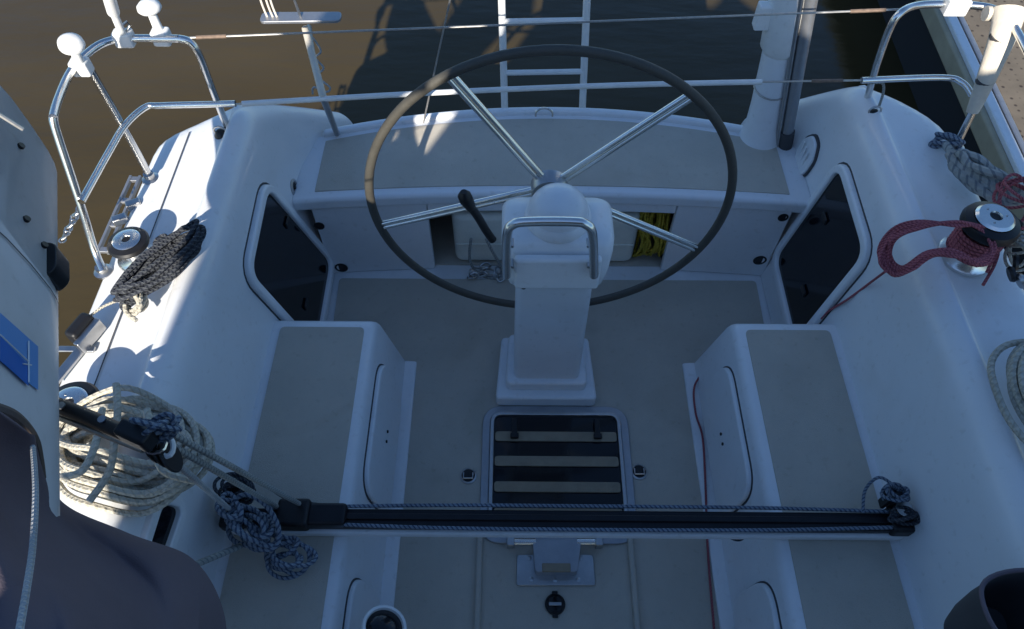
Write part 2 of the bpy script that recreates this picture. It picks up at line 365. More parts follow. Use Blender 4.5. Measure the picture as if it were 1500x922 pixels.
# side seats
def side_seat(s):
    xi, xb, yf = .670, .610, 1.545
    rows = []
    b = MB()
    prof = [(xb-.0, 0), (xb+.004, .03), (xi-.006, .385), (xi+.004, .41), (xi+.022, .42), (1.06, .42)]
    ys = [(-1.2, 0), (.4, 0), (1.35, 0), (1.50, 0), (1.53, .004), (yf, .02)]
    for y, dz in ys: rows.append([V((s*x, y, z-(dz if z > .1 else 0))) for x, z in prof])
    rows.append([V((s*x, yf+.004+.05*(1-z/.42), z*.94)) for x, z in prof])
    rows.append([V((s*x, yf+.055, 0)) for x, z in prof])
    b.grid(rows); o = b.build('side_seat', 'gel2', yacht, ang=50)
    for y0, y1 in ((.86, 1.487), (-1.1, .82)) if False else ((-1.1, 1.502),):
        b = MB(); b.prism(rpoly([(s*(xi+.038), y0), (s*1.02, y0), (s*1.02, y1), (s*(xi+.038), y1)], .02), XY, .419, .425); b.build('seat_nonslip', 'nonslip', o)
    # toe mould along the floor
    b = MB(); b.add([(s*x, y, z) for y in (-1, 1.60) for x, z in ((xb-.045, .003), (xb-.045, .012), (xb-.035, .018), (xb+.01, .022))], [(i, i+1, i+5, i+4) for i in range(3)]+[(4, 5, 6, 7)])
    b.build('toe_mould', 'gel2', o, bevel=.003)
    fn = lambda y, z, h: V((s*(xb+(xi-xb)*z/.4-h), y, z))
    for y0, y1 in ((.90, 1.42), (.02, .63)):
        lid = rpoly([(y0, .07), (y1, .07), (y1, .35), (y0, .35)], .10, 8)
        b = MB(); b.ring(offs(lid, .0055), lid, fn, -.004, .0068); b.build('lid_gap', 'rubber', o)
        b = MB(); b.prism(lid, fn, -.004, .022); l = b.build('locker_lid', 'gel2', o, bevel=.008, seg=3)
        for k in (-.02, .02):
            b = MB(); b.lathe([(.006, 0), (.006, .004), (.003, .005)], fn((y0+y1)/2+k, .21, .022), (-s, 0, .15), 10); b.build('screw', 'black', l) if False else b.build('latch_screw', 'black', o)
side_seat(-1); side_seat(1)
# dark windows in the cockpit sides, beside the wheel
def wallfn(s): return lambda y, z, h: V((s*(WX+WS*z-h), y, z))
for s, pts in ((-1, ((394, 277), (369, 400), (466, 508), (487, 385))), (1, ((1227, 246), (1264, 372), (1162, 498), (1134, 378)))):
    poly = []
    for p in pts: q = aw(p[0], p[1], s, .02); poly.append((q.y, q.z))
    print('win', s, [(round(a, 3), round(c, 3)) for a, c in poly])
    # one true shape, the same both sides
    shp = rpoly([(2.03, .22), (1.97, .74), (1.58, .74), (1.58, .22)], .07, 6) if False else rpoly(poly, .06, 6)
    fn = wallfn(s)
    b = MB(); b.prism(offs(shp, .001), fn, -.02, .008); t = b.build('cockpit_window', 'glass', yacht)
    b = MB(); b.ring(offs(shp, .036), shp, fn, -.03, .024); b.build('frame', 'gel2', t, bevel=.010, seg=3)
    b = MB(); b.ring(offs(shp, .044), offs(shp, .036), fn, -.03, .003); b.build('gasket', 'rubber', t)
    for k in (.25, .75):
        y0 = min(p.x for p in shp); y1 = max(p.x for p in shp); z0 = min(p.y for p in shp); z1 = max(p.y for p in shp)
        b = MB(); b.box(fn(y0+(y1-y0)*(.35+.4*(k > .5)), z0+(z1-z0)*(.25 if k < .5 else .7), .012), (.008, .05, .03)); b.build('latch', 'black', t, bevel=.004)
# small portlight low on the left coaming
pl = [aw(a, c, -1, .01) for a, c in ((236, 738), (264, 745), (240, 815), (214, 808))]
shp = rpoly([(q.y, q.z) for q in pl], .03, 5); fn = wallfn(-1)
b = MB(); b.prism(offs(shp, .001), fn, -.02, .004); t = b.build('portlight', 'glass', yacht)
b = MB(); b.ring(offs(shp, .030), shp, fn, -.02, .020); b.build('frame', 'gel2', t, bevel=.006)
# round fitting left, vent cap right
q = aw(430, 275, -1); n_ = V((1, 0, -.15)).normalized()
b = MB(); b.lathe([(.036, -.01), (.036, .006), (.026, .009), (.022, .002)], q, (1, 0, .15)); t = b.build('wall_socket', 'steel', yacht)
b = MB(); b.lathe([(.022, 0), (.022, .004), (.008, .004), (.006, .010)], q, (1, 0, .15)); b.build('socket_core', 'black', t)
q = aw(1184, 229, 1)
sh = rpoly([(q.y+.075*math.cos(R(22.5+45*i)), q.z+.095*math.sin(R(22.5+45*i))) for i in range(8)], .02, 3); fn = lambda y, z, h: wallfn(1)(y, z, h+.008)
b = MB(); b.prism(sh, fn, -.01, .014); t = b.build('vent_cover', 'gel2', yacht, bevel=.006)
b = MB(); b.ring(offs(sh, .008), sh, fn, -.01, .004); b.build('gasket', 'rubber', t)
for k in (-1, 0, 1):
    b = MB(); b.box(fn(q.y+k*.03, q.z, .016), (.004, .008, .10)); b.build('rib', 'gel2', t)

# ------------------------------------------------------------------ locker contents under the helm seat
def tank(x, y, w_, d_, h_, label):
    t = thing('water_tank', (x, y, 0), label, 'jerrycan', 'white tanks in the stern locker')
    b = MB(); b.prism(rpoly([(x-w_/2, y-d_/2), (x+w_/2, y-d_/2), (x+w_/2, y+d_/2), (x-w_/2, y+d_/2)], .05, 6), XY, .012, h_); b.build('body', 'yellowp', t, bevel=.03, seg=4)
    b = MB(); b.box((x, y-d_/2-.001, h_*.45), (w_*.9, .01, .008)); b.build('mould_line', 'yellowp', t, bevel=.003)
    b = MB(); b.lathe([(.03, 0), (.03, .025), (.026, .03)], (x+w_*.2, y, h_-.002)); b.build('cap', 'white', t)
tank(-.30, 2.27, .26, .26, .33, 'cloudy white tank left of the steering pedestal, inside the stern locker')
tank(.27, 2.27, .26, .26, .33, 'cloudy white tank right of the steering pedestal, beside the yellow rope')
t = tag(None or thing('yellow_rope', (.46, 2.3, .2), 'bundle of yellow rope hanging in the right end of the stern locker', 'rope'), None, None)
for i in range(16):
    x = .405+.009*i; b = MB(); a = random.uniform(-.03, .03)
    b.rope([(x, 2.16+random.uniform(0, .05), .38), (x+a, 2.15+random.uniform(0, .03), .27), (x-a+.01, 2.14, .15), (x+a*.5, 2.16, random.uniform(.04, .09)), (x+a+.02, 2.2, .1), (x, 2.22, .3)], .006, 6, k=5)
    b.build('strand', 'r_yellow', t)
t = thing('chain_heap', (-.15, 2.2, 0), 'small heap of dull chain and line on the locker sill left of the pedestal', 'chain')
for i in range(8):
    p = az(random.uniform(690, 735), random.uniform(388, 410), .02); b = MB(); a = random.uniform(0, 3.14)
    b.tube([p+V((math.cos(a)*math.cos(k)*.026-math.sin(a)*math.sin(k)*.015, math.sin(a)*math.cos(k)*.026+math.cos(a)*math.sin(k)*.015, .006*math.sin(2*k+i)+.004*(i % 3))) for k in [j*.5236 for j in range(12)]], .0045, 6, closed=True)
    b.build('link', 'steel', t)
b = MB(); p = az(700, 400, .02)
b.rope([ay(690, 350, 2.10), ay(688, 380, 2.08), az(700, 400, .01), az(725, 408, .01), az(735, 395, .01), ay(722, 370, 2.09), ay(712, 350, 2.11)], .007); b.build('line', 'r_grey', t)

# ------------------------------------------------------------------ steering pedestal
ped = thing('steering_pedestal', (0, 1.5, 0), 'white steering pedestal with domed compass and steel guard rail', 'pedestal')
b = MB(); b.prism(rpoly([(-.205, 1.395), (.205, 1.395), (.185, 1.69), (-.185, 1.69)], .02), lambda a, c_, h: V((a-.02, c_, h)), .003, .075); b.build('base', 'gel2', ped, bevel=.018, seg=3)
b = MB(); b.prism(rpoly([(-.165, 1.43), (.165, 1.43), (.155, 1.67), (-.155, 1.67)], .03), lambda a, c_, h: V((a-.02, c_, h)), .07, .135); b.build('plinth', 'gel2', ped, bevel=.016, seg=3)
b = MB(); rows = []
for z, hw, y0, y1 in ((.13, .132, 1.452, 1.65), (.5, .128, 1.435, 1.62), (.82, .126, 1.42, 1.60)):
    rows.append([V((p.x-.02, p.y, z)) for p in rpoly([(-hw, y0), (hw, y0), (hw, y1), (-hw, y1)], .03, 5)])
b.grid(rows, True); b.build('column', 'gel2', ped)
b = MB(); b.lathe([(.007, 0), (.007, .004)], ay(767, 418, 1.42)+V((0, -.001, -.01)), (0, -1, 0), 12); b.build('screw', 'black', ped)
b = MB(); rows = []
for z, hw, y0, y1, rr in ((.815, .132, 1.405, 1.59, .03), (.84, .150, 1.39, 1.60, .03), (.90, .162, 1.385, 1.60, .04), (.97, .170, 1.39, 1.61, .05), (1.01, .170, 1.40, 1.605, .05), (1.03, .158, 1.42, 1.59, .05), (1.036, .10, 1.46, 1.54, .03)):
    rows.append([V((p.x-.02, p.y, z)) for p in rpoly([(-hw, y0), (hw, y0), (hw, y1), (-hw, y1)], rr, 6)])
b.grid(rows, True); b.add(rows[-1], [tuple(range(len(rows[-1])))]); b.add(rows[0], [tuple(range(len(rows[0])))]); b.build('binnacle', 'gel2', ped, ang=60)
b = MB(); b.box((-.02, 1.375, .93), (.262, .03, .145)); b.build('instrument_panel', 'gel2', ped, bevel=.012, seg=3)
cx, cy = -.02, 1.505
b = MB(); b.lathe([(.098, 0), (.102, .012), (.098, .03), (.092, .04)], (cx, cy, 1.025), n=40); b.build('compass_collar', 'gel2', ped)
b = MB(); b.lathe([(.091, 0)]+[(.091*math.cos(t), .078*math.sin(t)) for t in [R(9*i) for i in range(1, 10)]]+[(.002, .0785)], (cx, cy, 1.06), n=40); b.build('compass_dome', 'gel2', ped, ang=80)
gz0, gz1 = ay(742, 404, 1.33).z, ay(745, 330, 1.35).z
gp = [ay(742, 404, 1.345), ay(743, 345, 1.33), ay(752, 329, 1.33), ay(775, 325, 1.33), ay(838, 325, 1.33), ay(858, 329, 1.33), ay(868, 345, 1.33), ay(870, 404, 1.345)]
k_ = smooth_path(gp, 6); b = MB(); b.tube(k_, .0135, 14); b.build('guard_rail', 'chrome', ped)
for px, py in ((750, 362), (750, 392), (862, 362), (862, 392)):
    b = MB(); p = ay(px, py, 1.345); b.cyl(p, p+V((0, .03, 0)), .005); b.build('rail_stud', 'steel', ped)
for s in (-1, 1):
    b = MB(); b.cyl(gp[0 if s < 0 else -1]+V((0, .0, .01)), gp[0 if s < 0 else -1]+V((0, .06, -.01)), .014, n=12); b.build('rail_foot', 'chrome', ped)
# throttle lever
lv = thing('throttle_lever', ay(716, 350, 1.5), 'black throttle lever with fat knob on the left of the pedestal', 'lever')
b = MB(); b.tube(smooth_path([ay(722, 352, 1.50), ay(712, 338, 1.50), ay(700, 318, 1.50), ay(690, 304, 1.50)], 4), .013, 10); b.build('arm', 'black', lv)
b = MB(); b.tube([ay(692, 308, 1.50), ay(688, 301, 1.50), ay(683, 293, 1.5), ay(680, 286, 1.5), ay(679, 281, 1.5)], [.011, .017, .021, .020, .010], 14); b.build('knob', 'black', lv)

# ------------------------------------------------------------------ steering wheel
HC = V((-.036, 1.70, .884)); RR = .597
whl = thing('ships_wheel', HC, 'large dark-rimmed steering wheel with steel spokes in the middle of the cockpit', 'steering wheel')
def wp(a, r, dy=0): return V((HC.x+r*math.cos(a), HC.y+dy, HC.z+r*math.sin(a)))
b = MB(); b.tube([wp(2*math.pi*i/96, RR) for i in range(96)], .0148, 14, closed=True); b.build('rim', 'rim', whl)
hub = ay(805, 275, 1.68)
for tip in ((667, 121), (1001, 149), (563, 330), (1017, 363)):
    e = ay(tip[0], tip[1], 1.70); v = e-V((HC.x, 1.70, HC.z)); e = HC+v.normalized()*(RR-.012)
    st_ = hub+(e-hub).normalized()*.035; sd = (e-hub).cross(V((0, 1, 0))).normalized()*.0095
    b = MB(); b.cyl(st_+sd, e+sd, .0085, n=10); sp = b.build('spoke', 'chrome', whl)
    b = MB(); b.cyl(st_-sd, e-sd, .0085, n=10); b.build('spoke_rod', 'chrome', sp)
b = MB(); b.lathe([(.055, -.03), (.06, -.02), (.06, .02), (.045, .035), (.02, .05)], hub, (0, 1, 0)); b.build('hub', 'steel', whl)
b = MB(); b.cyl(hub, hub-V((0, .1, 0)), .025); b.build('shaft', 'steel', whl)

# ------------------------------------------------------------------ floor hatch, fittings, table bracket
hx = .018
hp = rpoly([(hx-.262, .862), (hx+.262, .862), (hx+.262, 1.362), (hx-.262, 1.362)], .05, 6)
b = MB(); b.prism(offs(hp, -.015), XY, .004, .012); ht = b.build('floor_hatch', 'glass', yacht)
b = MB(); b.ring(offs(hp, .032), hp, XY, .003, .014); b.build('outer_frame', 'alu', ht, bevel=.004)
b = MB(); b.ring(hp, offs(hp, -.016), XY, .004, .026); b.build('frame', 'steel', ht, bevel=.004)
for y in [1.255-.105*i for i in range(4)]:
    b = MB(); b.prism(rpoly([(hx-.242, y-.021), (hx+.242, y-.021), (hx+.242, y+.021), (hx-.242, y+.021)], .012, 3), XY, .012, .021); b.build('slat', 'slat', ht, bevel=.003)
for x in (-.165, .165):
    b = MB(); b.box((hx+x, 1.29, .03), (.022, .07, .02)); b.box((hx+x, 1.25, .033), (.032, .02, .018)); b.build('latch', 'black', ht, bevel=.003)
def d_ring(px, py, lab, r_=.032):
    p = az(px, py, .004); t = thing('deck_fitting', p, lab, 'deck fitting')
    b = MB(); b.lathe([(r_, 0), (r_, .005), (r_-.006, .008), (r_-.008, .004)], p, n=24); b.build('plate', 'steel', t)
    b = MB(); b.lathe([(r_-.008, 0), (r_-.008, .006)], p+V((0, 0, .001))); b.build('well', 'black', t)
    b = MB(); b.tube([p+V((-.018, .012, .008)), p+V((-.018, -.012, .011)), p+V((.018, -.012, .011)), p+V((.018, .012, .008))], .0035, 6); b.build('ring', 'steel', t)
d_ring(686, 698, 'small round steel lifting ring on the floor left of the hatch')
d_ring(936, 692, 'small round steel lifting ring on the floor right of the hatch')
p = az(813, 886, .004); t = thing('drain_cap', p, 'round black drain cap with a slot below the hinged bracket', 'drain')
b = MB(); b.lathe([(.036, 0), (.036, .008), (.03, .012), (.028, .008)], p); b.build('cap', 'black', t)
b = MB(); b.box(p+V((0, 0, .011)), (.044, .012, .006)); b.build('slot_bar', 'steel', t, bevel=.002)
b = MB(); b.box(p+V((0, 0, .004)), (.02, .09, .008)); b.build('lug', 'black', t, bevel=.003)
br = thing('table_bracket', az(813, 830, .0), 'silver hinged table bracket bolted to the floor below the hatch', 'bracket')
A = lambda x, y, z=.03: az(x, y, z)
def quadplate(name, pts, z0, z1, m='alu', bev=.004):
    b = MB(); pp = [az(a, c, z1) for a, c in pts]; b.prism(rpoly([(q.x, q.y) for q in pp], .012, 3), XY, z0, z1); return b.build(name, m, br, bevel=bev)
quadplate('foot_plate', ((757, 812), (869, 812), (873, 858), (756, 858)), .004, .014, 'steel')
for q, z0, z1 in ((((780, 790), (852, 790), (846, 838), (784, 838)), .014, .06),): quadplate('pivot_block', q, z0, z1, 'alu', .008)
b = MB(); b.box(az(815, 832, .062), (.10, .03, .012)); b.build('catch', 'slat', br, bevel=.003)
for x0, x1 in ((750, 785), (845, 880)):
    b = MB(); b.cyl(az(x0, 794, .05), az(x1, 794, .05), .013, n=14); b.build('hinge_pin', 'chrome', br)
for x in (748, 877):
    b = MB(); b.box(az(x, 793, .045), (.028, .045, .045)); b.build('hinge_block', 'steel', br, bevel=.005)
for px, py in ((778, 849), (813, 850), (847, 850), (775, 818), (851, 818)):
    b = MB(); b.lathe([(.009, 0), (.009, .004), (.004, .006)], az(px, py, .013), n=12); b.build('bolt', 'steel', br)

# ------------------------------------------------------------------ mainsheet traveller
TY = az(800, 757, .5).y
x0, x1 = az(330, 757, .5).x, az(1333, 757, .5).x
tr = thing('mainsheet_traveller', (0, TY, .45), 'black mainsheet track on a white beam bridging the two side seats', 'traveller')
b = MB(); b.prism(rpoly([(x0, TY-.045), (x1, TY-.045), (x1, TY+.035), (x0, TY+.035)], .03), XY, .426, .462); b.build('beam', 'gel2', tr, bevel=.01)
b = MB(); b.box(((x0+x1)/2, TY-.004, .475), (x1-x0-.03, .058, .03)); b.build('track', 'blackm', tr, bevel=.006)
b = MB(); b.box(((x0+x1)/2, TY-.002, .492), (x1-x0-.1, .02, .014)); b.build('rail', 'blackm', tr, bevel=.004)
for dy in (-.036, .034):
    b = MB(); b.rope([(x0+.12, TY+dy*.6, .50), (-.4, TY+dy, .496), (.1, TY+dy*1.05, .494), (.6, TY+dy, .496), (x1-.06, TY+dy*.7, .50)], .006, k=30); b.build('control_line', 'r_blue', tr)
cxr = az(432, 750, .5).x
b = MB(); b.box((cxr, TY, .50), (.10, .088, .06)); b.build('car', 'black', tr, bevel=.012, seg=3)
b = MB(); b.box((cxr+.10, TY, .495), (.12, .07, .045)); b.build('car', 'blackm', tr, bevel=.012, seg=3)
for xx, s in ((x0+.02, -1), (x1-.03, 1)):
    b = MB(); b.box((xx, TY, .485), (.07, .085, .055)); b.build('end_fitting', 'black', tr, bevel=.012)
    b = MB(); b.cyl((xx, TY+.02, .515), (xx, TY+.02, .54), .026, n=18); b.build('sheave', 'steel', tr)
    b = MB(); b.box((xx-s*.02, TY+.05, .53), (.03, .03, .07)); b.box((xx-s*.045, TY+.05, .53), (.012, .03, .08)); b.build('cam_cleat', 'black', tr, bevel=.004)
def tangle(b, c, rad, n, r, zs=.03, seed=0, el=1.0, ang=0):
    rg = random.Random(seed)
    for i in range(n):
        a0 = rg.uniform(0, 6.28); rx = rad*rg.uniform(.6, 1.0); ry = rx*rg.uniform(.5, .95)*el; of = V((rg.uniform(-.3, .3)*rad, rg.uniform(-.3, .3)*rad*el, 0))
        tilt = rg.uniform(-.5, .5); rot = ang+rg.uniform(-.4, .4); pts = []
        for k in range(8):
            t = a0+k*.785; x = rx*math.cos(t); y = ry*math.sin(t)
            pts.append(V(c)+of+V((x*math.cos(rot)-y*math.sin(rot), x*math.sin(rot)+y*math.cos(rot), zs*math.sin(t*1.0+i)*(.5+abs(tilt))+zs*i/n)))
        b.rope(pts, r, closed=True, k=4)
t = thing('line_knot', (x1-.05, TY, .55), 'blue flecked line tangled around the cleat at the right end of the track', 'rope')
b = MB(); tangle(b, (x1-.06, TY+.06, .55), .036, 6, .0055, .03, 3); b.rope([(x1-.14, TY+.02, .50), (x1-.13, TY+.08, .53), (x1-.09, TY+.11, .56), (x1-.05, TY+.07, .57)], .005); b.build('line', 'r_blue', t)
b = MB(); tangle(b, (x1-.04, TY+.0, .525), .038, 4, .0055, .02, 5, el=.6); b.build('loose_turns', 'r_navy', t)
t = thing('line_knot', (x0+.02, TY, .55), 'dark flecked line lashed round the cleat at the left end of the track', 'rope')
b = MB(); tangle(b, (x0+.04, TY+.05, .555), .05, 7, .0055, .03, 8); b.rope([(x0, TY+.05, .57), (x0+.08, TY+.09, .55), (x0+.18, TY+.05, .50), (x0+.3, TY+.03, .5)], .005); b.build('line', 'r_navy', t)
b = MB(); b.rope([(x1-.6, TY-.05, .47), (x1-.58, TY-.075, .44), (x1-.52, TY-.09, .43), (x1-.46, TY-.075, .44), (x1-.44, TY-.05, .47)], .0035); b.build('loop', 'r_navy', t) if False else None
b = MB(); b.rope([az(1058, 772, .46), az(1066, 786, .40), az(1082, 792, .40), az(1094, 784, .42), az(1097, 772, .46)], .0035); tag(b.build('lashing_loop', 'r_navy'), 'thin dark loop of line hanging under the track by the right seat', 'rope')

# ------------------------------------------------------------------ mainsheet
BL = az(232, 648, 1.40)                       # the block below the boom
car = V((cxr, TY, .53))
t = thing('mainsheet', car, 'grey green mainsheet lines running from boom block to the black track car', 'rope')
for a, e in (((238, 628, 1.42), (438, 738, .54)), ((250, 652, 1.36), (405, 742, .54)), ):
    b = MB(); b.cyl(az(*a), az(*e), .0075, n=10); b.tube([az(*a), az(*e)], .0076, 8); b.build('line', 'r_grey', t)
b = MB(); b.tube([az(246, 668, 1.36), az(338, 748, .60)], .0075, 8); b.build('line', 'r_white', t)
b = MB(); b.tube([az(352, 800, .55), az(285, 828, .75)], .009, 8); b.build('line', 'r_grey', t)
t = thing('mainsheet_coil', az(400, 790, .5), 'blue flecked rope tail knotted and looped below the left track end', 'rope')
b = MB(); c0 = az(372, 775, .56); tangle(b, c0, .085, 6, .0075, .05, 11, el=.6, ang=-.6); b.build('knot', 'r_blue', t)
b = MB(); c1 = az(424, 815, .50); tangle(b, c1, .07, 5, .0065, .03, 21, el=.95); b.build('loop', 'r_blue', t)
b = MB(); c2 = az(345, 748, .60); tangle(b, c2, .05, 4, .007, .04, 31, el=.7, ang=-.8); b.build('wrap', 'r_blue', t)
b = MB(); b.rope([az(340, 745, .62), az(360, 765, .6), az(390, 790, .56), az(410, 830, .5), az(440, 840, .48), az(455, 810, .5), az(425, 790, .52), az(385, 782, .55)], .007); b.build('tail', 'r_blue', t)
# block and black strut under the boom
t = thing('mainsheet_block', BL, 'black mainsheet block with steel shackle hanging from the boom strut', 'block')
b = MB(); dr = (az(245, 665, 1.38)-az(215, 640, 1.42)).normalized()
for k in (-.018, .0, .018):
    b = MB(); b.lathe([(.034, -.003), (.036, 0), (.034, .003)], az(232, 655, 1.40)+V((k, -k*.5, -.02)), (1, .4, .3), 20); b.build('cheek', 'black', t)
b = MB(); b.tube([az(225+18*math.cos(a), 650+14*math.sin(a), 1.42) for a in [R(i*30) for i in range(12)]], .004, 6, closed=True); b.build('shackle', 'chrome', t)
b = MB(); b.tube([az(244+10*math.cos(a), 655+14*math.sin(a), 1.40) for a in [R(i*30) for i in range(12)]], .0055, 8, closed=True); b.build('thimble', 'white', t)
b = MB(); tangle(b, az(228, 632, 1.44), .04, 5, .0055, .03, 41, el=.5, ang=.4); b.rope([az(205, 640, 1.44), az(228, 634, 1.45), az(255, 622, 1.44), az(262, 612, 1.43)], .006); b.build('lashing', 'r_blue', t)
t = thing('boom_strut', az(130, 612, 1.45), 'long black strut running from under the boom to the mainsheet block', 'strut')
b = MB(); b.tube([az(30, 572, 1.33), az(130, 612, 1.38), az(212, 648, 1.43)], .016, 12); b.build('tube', 'blackm', t)
b = MB(); b.box(az(200, 638, 1.45), (.07, .035, .045), Matrix.Rotation(-.4, 3, 'Z')); b.build('end_fitting', 'black', t, bevel=.008)
for a in ((90, 598), (150, 618), (180, 630)):
    b = MB(); b.lathe([(.008, 0), (.008, .004)], az(a[0], a[1]-3, 1.395+.0003*(a[0]-90)), n=10); b.build('rivet', 'steel', t)
b = MB(); b.tube([az(50, 598, 1.33), az(210, 660, 1.41)], .006, 8); b.build('wire', 'wire', t)

# ------------------------------------------------------------------ winches
def winch(c, r, h, label, base=0):
    t = thing('winch', c, label, 'winch', 'sheet winches on the coamings')
    b = MB(); b.lathe([(r*1.05, 0), (r*1.05, .012), (r*.95, .02), (r*.72, h*.35), (r*.70, h*.62), (r*.85, h*.72), (r*.90, h*.74)], c, n=36); b.build('drum', 'chrome', t)
    b = MB(); b.lathe([(r*.86, h*.74), (r*1.06, h*.78), (r*1.08, h*.84), (r*1.0, h*.92), (r*.74, h*.97), (r*.70, h*.93)], c, n=36); b.build('self_tailer', 'black', t)
    b = MB(); b.lathe([(r*.70, h*.92), (r*.72, h*.99), (r*.62, h*1.03), (r*.24, h*1.03), (r*.2, h*.99)], c, n=32); cp = b.build('cap', 'chrome', t)
    b = MB(); b.lathe([(r*.2, h*.985), (r*.2, h*1.0)], c, n=12); b.build('socket', 'black', cp)
    for k in range(3):
        b = MB(); a = k*2.1; b.lathe([(r*.05, h*1.02), (r*.04, h*1.04)], V(c)+V((math.cos(a)*r*.4, math.sin(a)*r*.4, 0)), n=8); b.build('screw', 'steel', cp)
    return t
WL = az(204, 380, .835)
winch(WL, .060, .10, 'chrome and black winch on the left side deck beside the navy rope hank')
WR = az(1412, 376, .84)
winch(WR, .080, .19, 'large chrome winch on the right coaming wrapped in red rope')
WP = az(98, 590, .95); WP.z = .835
winch(WP, .072, .11, 'chrome winch half hidden behind the boom beside the cream rope coil')
# ------------------------------------------------------------------ ropes on the sides
def hank(name, label, c_px, z, n, lw, lh, ang, r, m, seed, zs=.05, wraps=1, gp=None, drape=None):
    rg = random.Random(seed); c = az(c_px[0], c_px[1], z); t = thing(name, c, label, 'rope', gp)
    for i in range(n):
        a = lw*rg.uniform(.82, 1.05); h = lh*rg.uniform(.45, 1.05); ox, oy = rg.uniform(-.12, .12)*lw, rg.uniform(-.22, .22)*lh; pts = []
        for k in range(12):
            th = k*math.pi/6; x = a*math.cos(th)+ox; y = h*math.sin(th)*(1+.15*math.cos(th))+oy; q = V((x*math.cos(ang)-y*math.sin(ang), x*math.sin(ang)+y*math.cos(ang), zs*(i/n-.3)+rg.uniform(-.010, .010)))
            w_ = c+q
            if drape: w_.z = drape(w_.x, w_.y)+r+ (zs*(i/n))
            pts.append(w_)
        b = MB(); b.rope(pts, r, closed=True, k=4); b.build('turn', m, t)
    return t, c
def deckz(x, y):
    x = max(abs(x), 1.13)
    if x > 1.17: return max(.80, .905-(x-1.17)*.35) if x < 1.5 else .8
    if x > 1.05: return .905-(1.17-x)*3.2*.55
    return .70-(1.05-x)*4
t, c = hank('rope_coil', 'large coil of cream and grey rope piled on the left coaming beside the boom', (165, 640), 1.0, 22, .185, .125, -.12, .0085, 'r_cream', 5, .11, drape=deckz)
for pts in (((170, 563), (172, 600), (168, 640), (160, 690), (130, 735)), ((85, 700), (120, 690), (140, 650), (150, 600)), ((215, 600), (225, 650), (240, 690), (285, 705))):
    b = MB(); b.rope([az(a, c_, 1.09-.04*(i > 2)) for i, (a, c_) in enumerate(pts)], .009); b.build('wrap', 'r_cream', t)
t, c = hank('rope_hank', 'tight hank of navy flecked rope lying beside the left deck winch', (238, 392), .93, 13, .16, .050, .98, .0068, 'r_navy', 9, .085)
b = MB(); b.rope([az(214, 388, .95), az(198, 420, .92), az(186, 440, .9), az(192, 462, .9), az(205, 450, .92), az(196, 430, .95), az(188, 425, .93), az(184, 455, .91), az(200, 470, .9)], .007); b.build('tail', 'r_cream', t)
b = MB(); tangle(b, az(198, 440, .90), .035, 4, .006, .03, 51, el=1.4, ang=.6); b.build('knot', 'r_cream', t)
b = MB(); b.rope([az(228, 352, .97), az(245, 350, .96), az(262, 340, .94), az(270, 335, .93)], .008); tangle(b, az(240, 358, .95), .03, 3, .006, .02, 61); b.build('wrap', 'r_navy', t)
# red rope round the right winch
t = thing('red_rope_coil', az(1340, 370, .95), 'red rope coil looped from the right winch over the coaming edge', 'rope')
rg = random.Random(4)
for i in range(14):
    j = lambda q=6: rg.uniform(-q, q); k = i*1.9-12
    pts = [(1440+j(), 335+k*.3, .98), (1400, 328+j(2)-k*.3, 1.0), (1345+j(), 330+k*.5, .97), (1310+j(), 344+k*.6, .92), (1296+k*.8, 375+j(), .87), (1312+k*.5, 397-k*.5, .86), (1335+j(), 392-k*.4, .90), (1362+j(), 372-k*.3, .95), (1400, 372-k*.4, .98), (1435+j(), 385+k*.4, .96), (1455+j(3), 365+k*.4, .96)]
    b = MB(); b.rope([az(a, c_, z+.035+rg.uniform(-.006, .006)) for a, c_, z in pts], .0046, closed=True, k=5); b.build('turn', 'r_red', t)
for i in range(7):
    b = MB(); b.tube([WR+V((math.cos(a)*.068, math.sin(a)*.068, .04+i*.0125+.003*math.sin(a*2+i))) for a in [k*.349 for k in range(18)]], .0062, 7, closed=True); b.build('winch_turn', 'r_red', t)
b = MB(); b.rope([az(1297, 398, .90), aw(1270, 418, 1, .01), aw(1240, 440, 1, .01), aw(1215, 455, 1, .008), aw(1203, 467, 1, .01)], .0042); b.build('tail', 'r_red', t)
b = MB(); b.rope([az(1445, 400, .9), az(1455, 380, .93), az(1462, 372, .92), az(1455, 392, .9), az(1440, 418, .88)], .005); b.build('tail', 'r_red', t)
b = MB(); b.rope([az(1030, 545, .05), az(1017, 568, .032), az(1019, 605, .030), az(1029, 640, .028), az(1033, 700, .026), az(1036, 790, .018), az(1040, 850, .012), az(1046, 922, .012), az(1050, 990, .012)], .0042, k=10)
tag(b.build('red_line', 'r_red'), 'thin dark red line lying on the floor along the right seat', 'rope')
t, c = hank('mooring_rope', 'thick grey mooring rope draped over the deck edge at right', (1440, 262), .9, 6, .13, .05, -1.0, .014, 'r_grey', 14, .05)
b = MB(); b.rope([az(1385, 212, .86), az(1405, 235, .9), az(1440, 250, .95), az(1475, 262, .95), az(1500, 290, .92)], .014); b.build('tail', 'r_grey', t)
b = MB(); tangle(b, az(1383, 212, .84), .05, 4, .007, .03, 71, el=.6, ang=-.4); b.build('lashing', 'r_blue', t)
t, c = hank('rope_coil', 'round grey rope coil at the right edge of the coaming', (1558, 588), .95, 12, .19, .14, 1.35, .0095, 'r_cream', 15, .05)

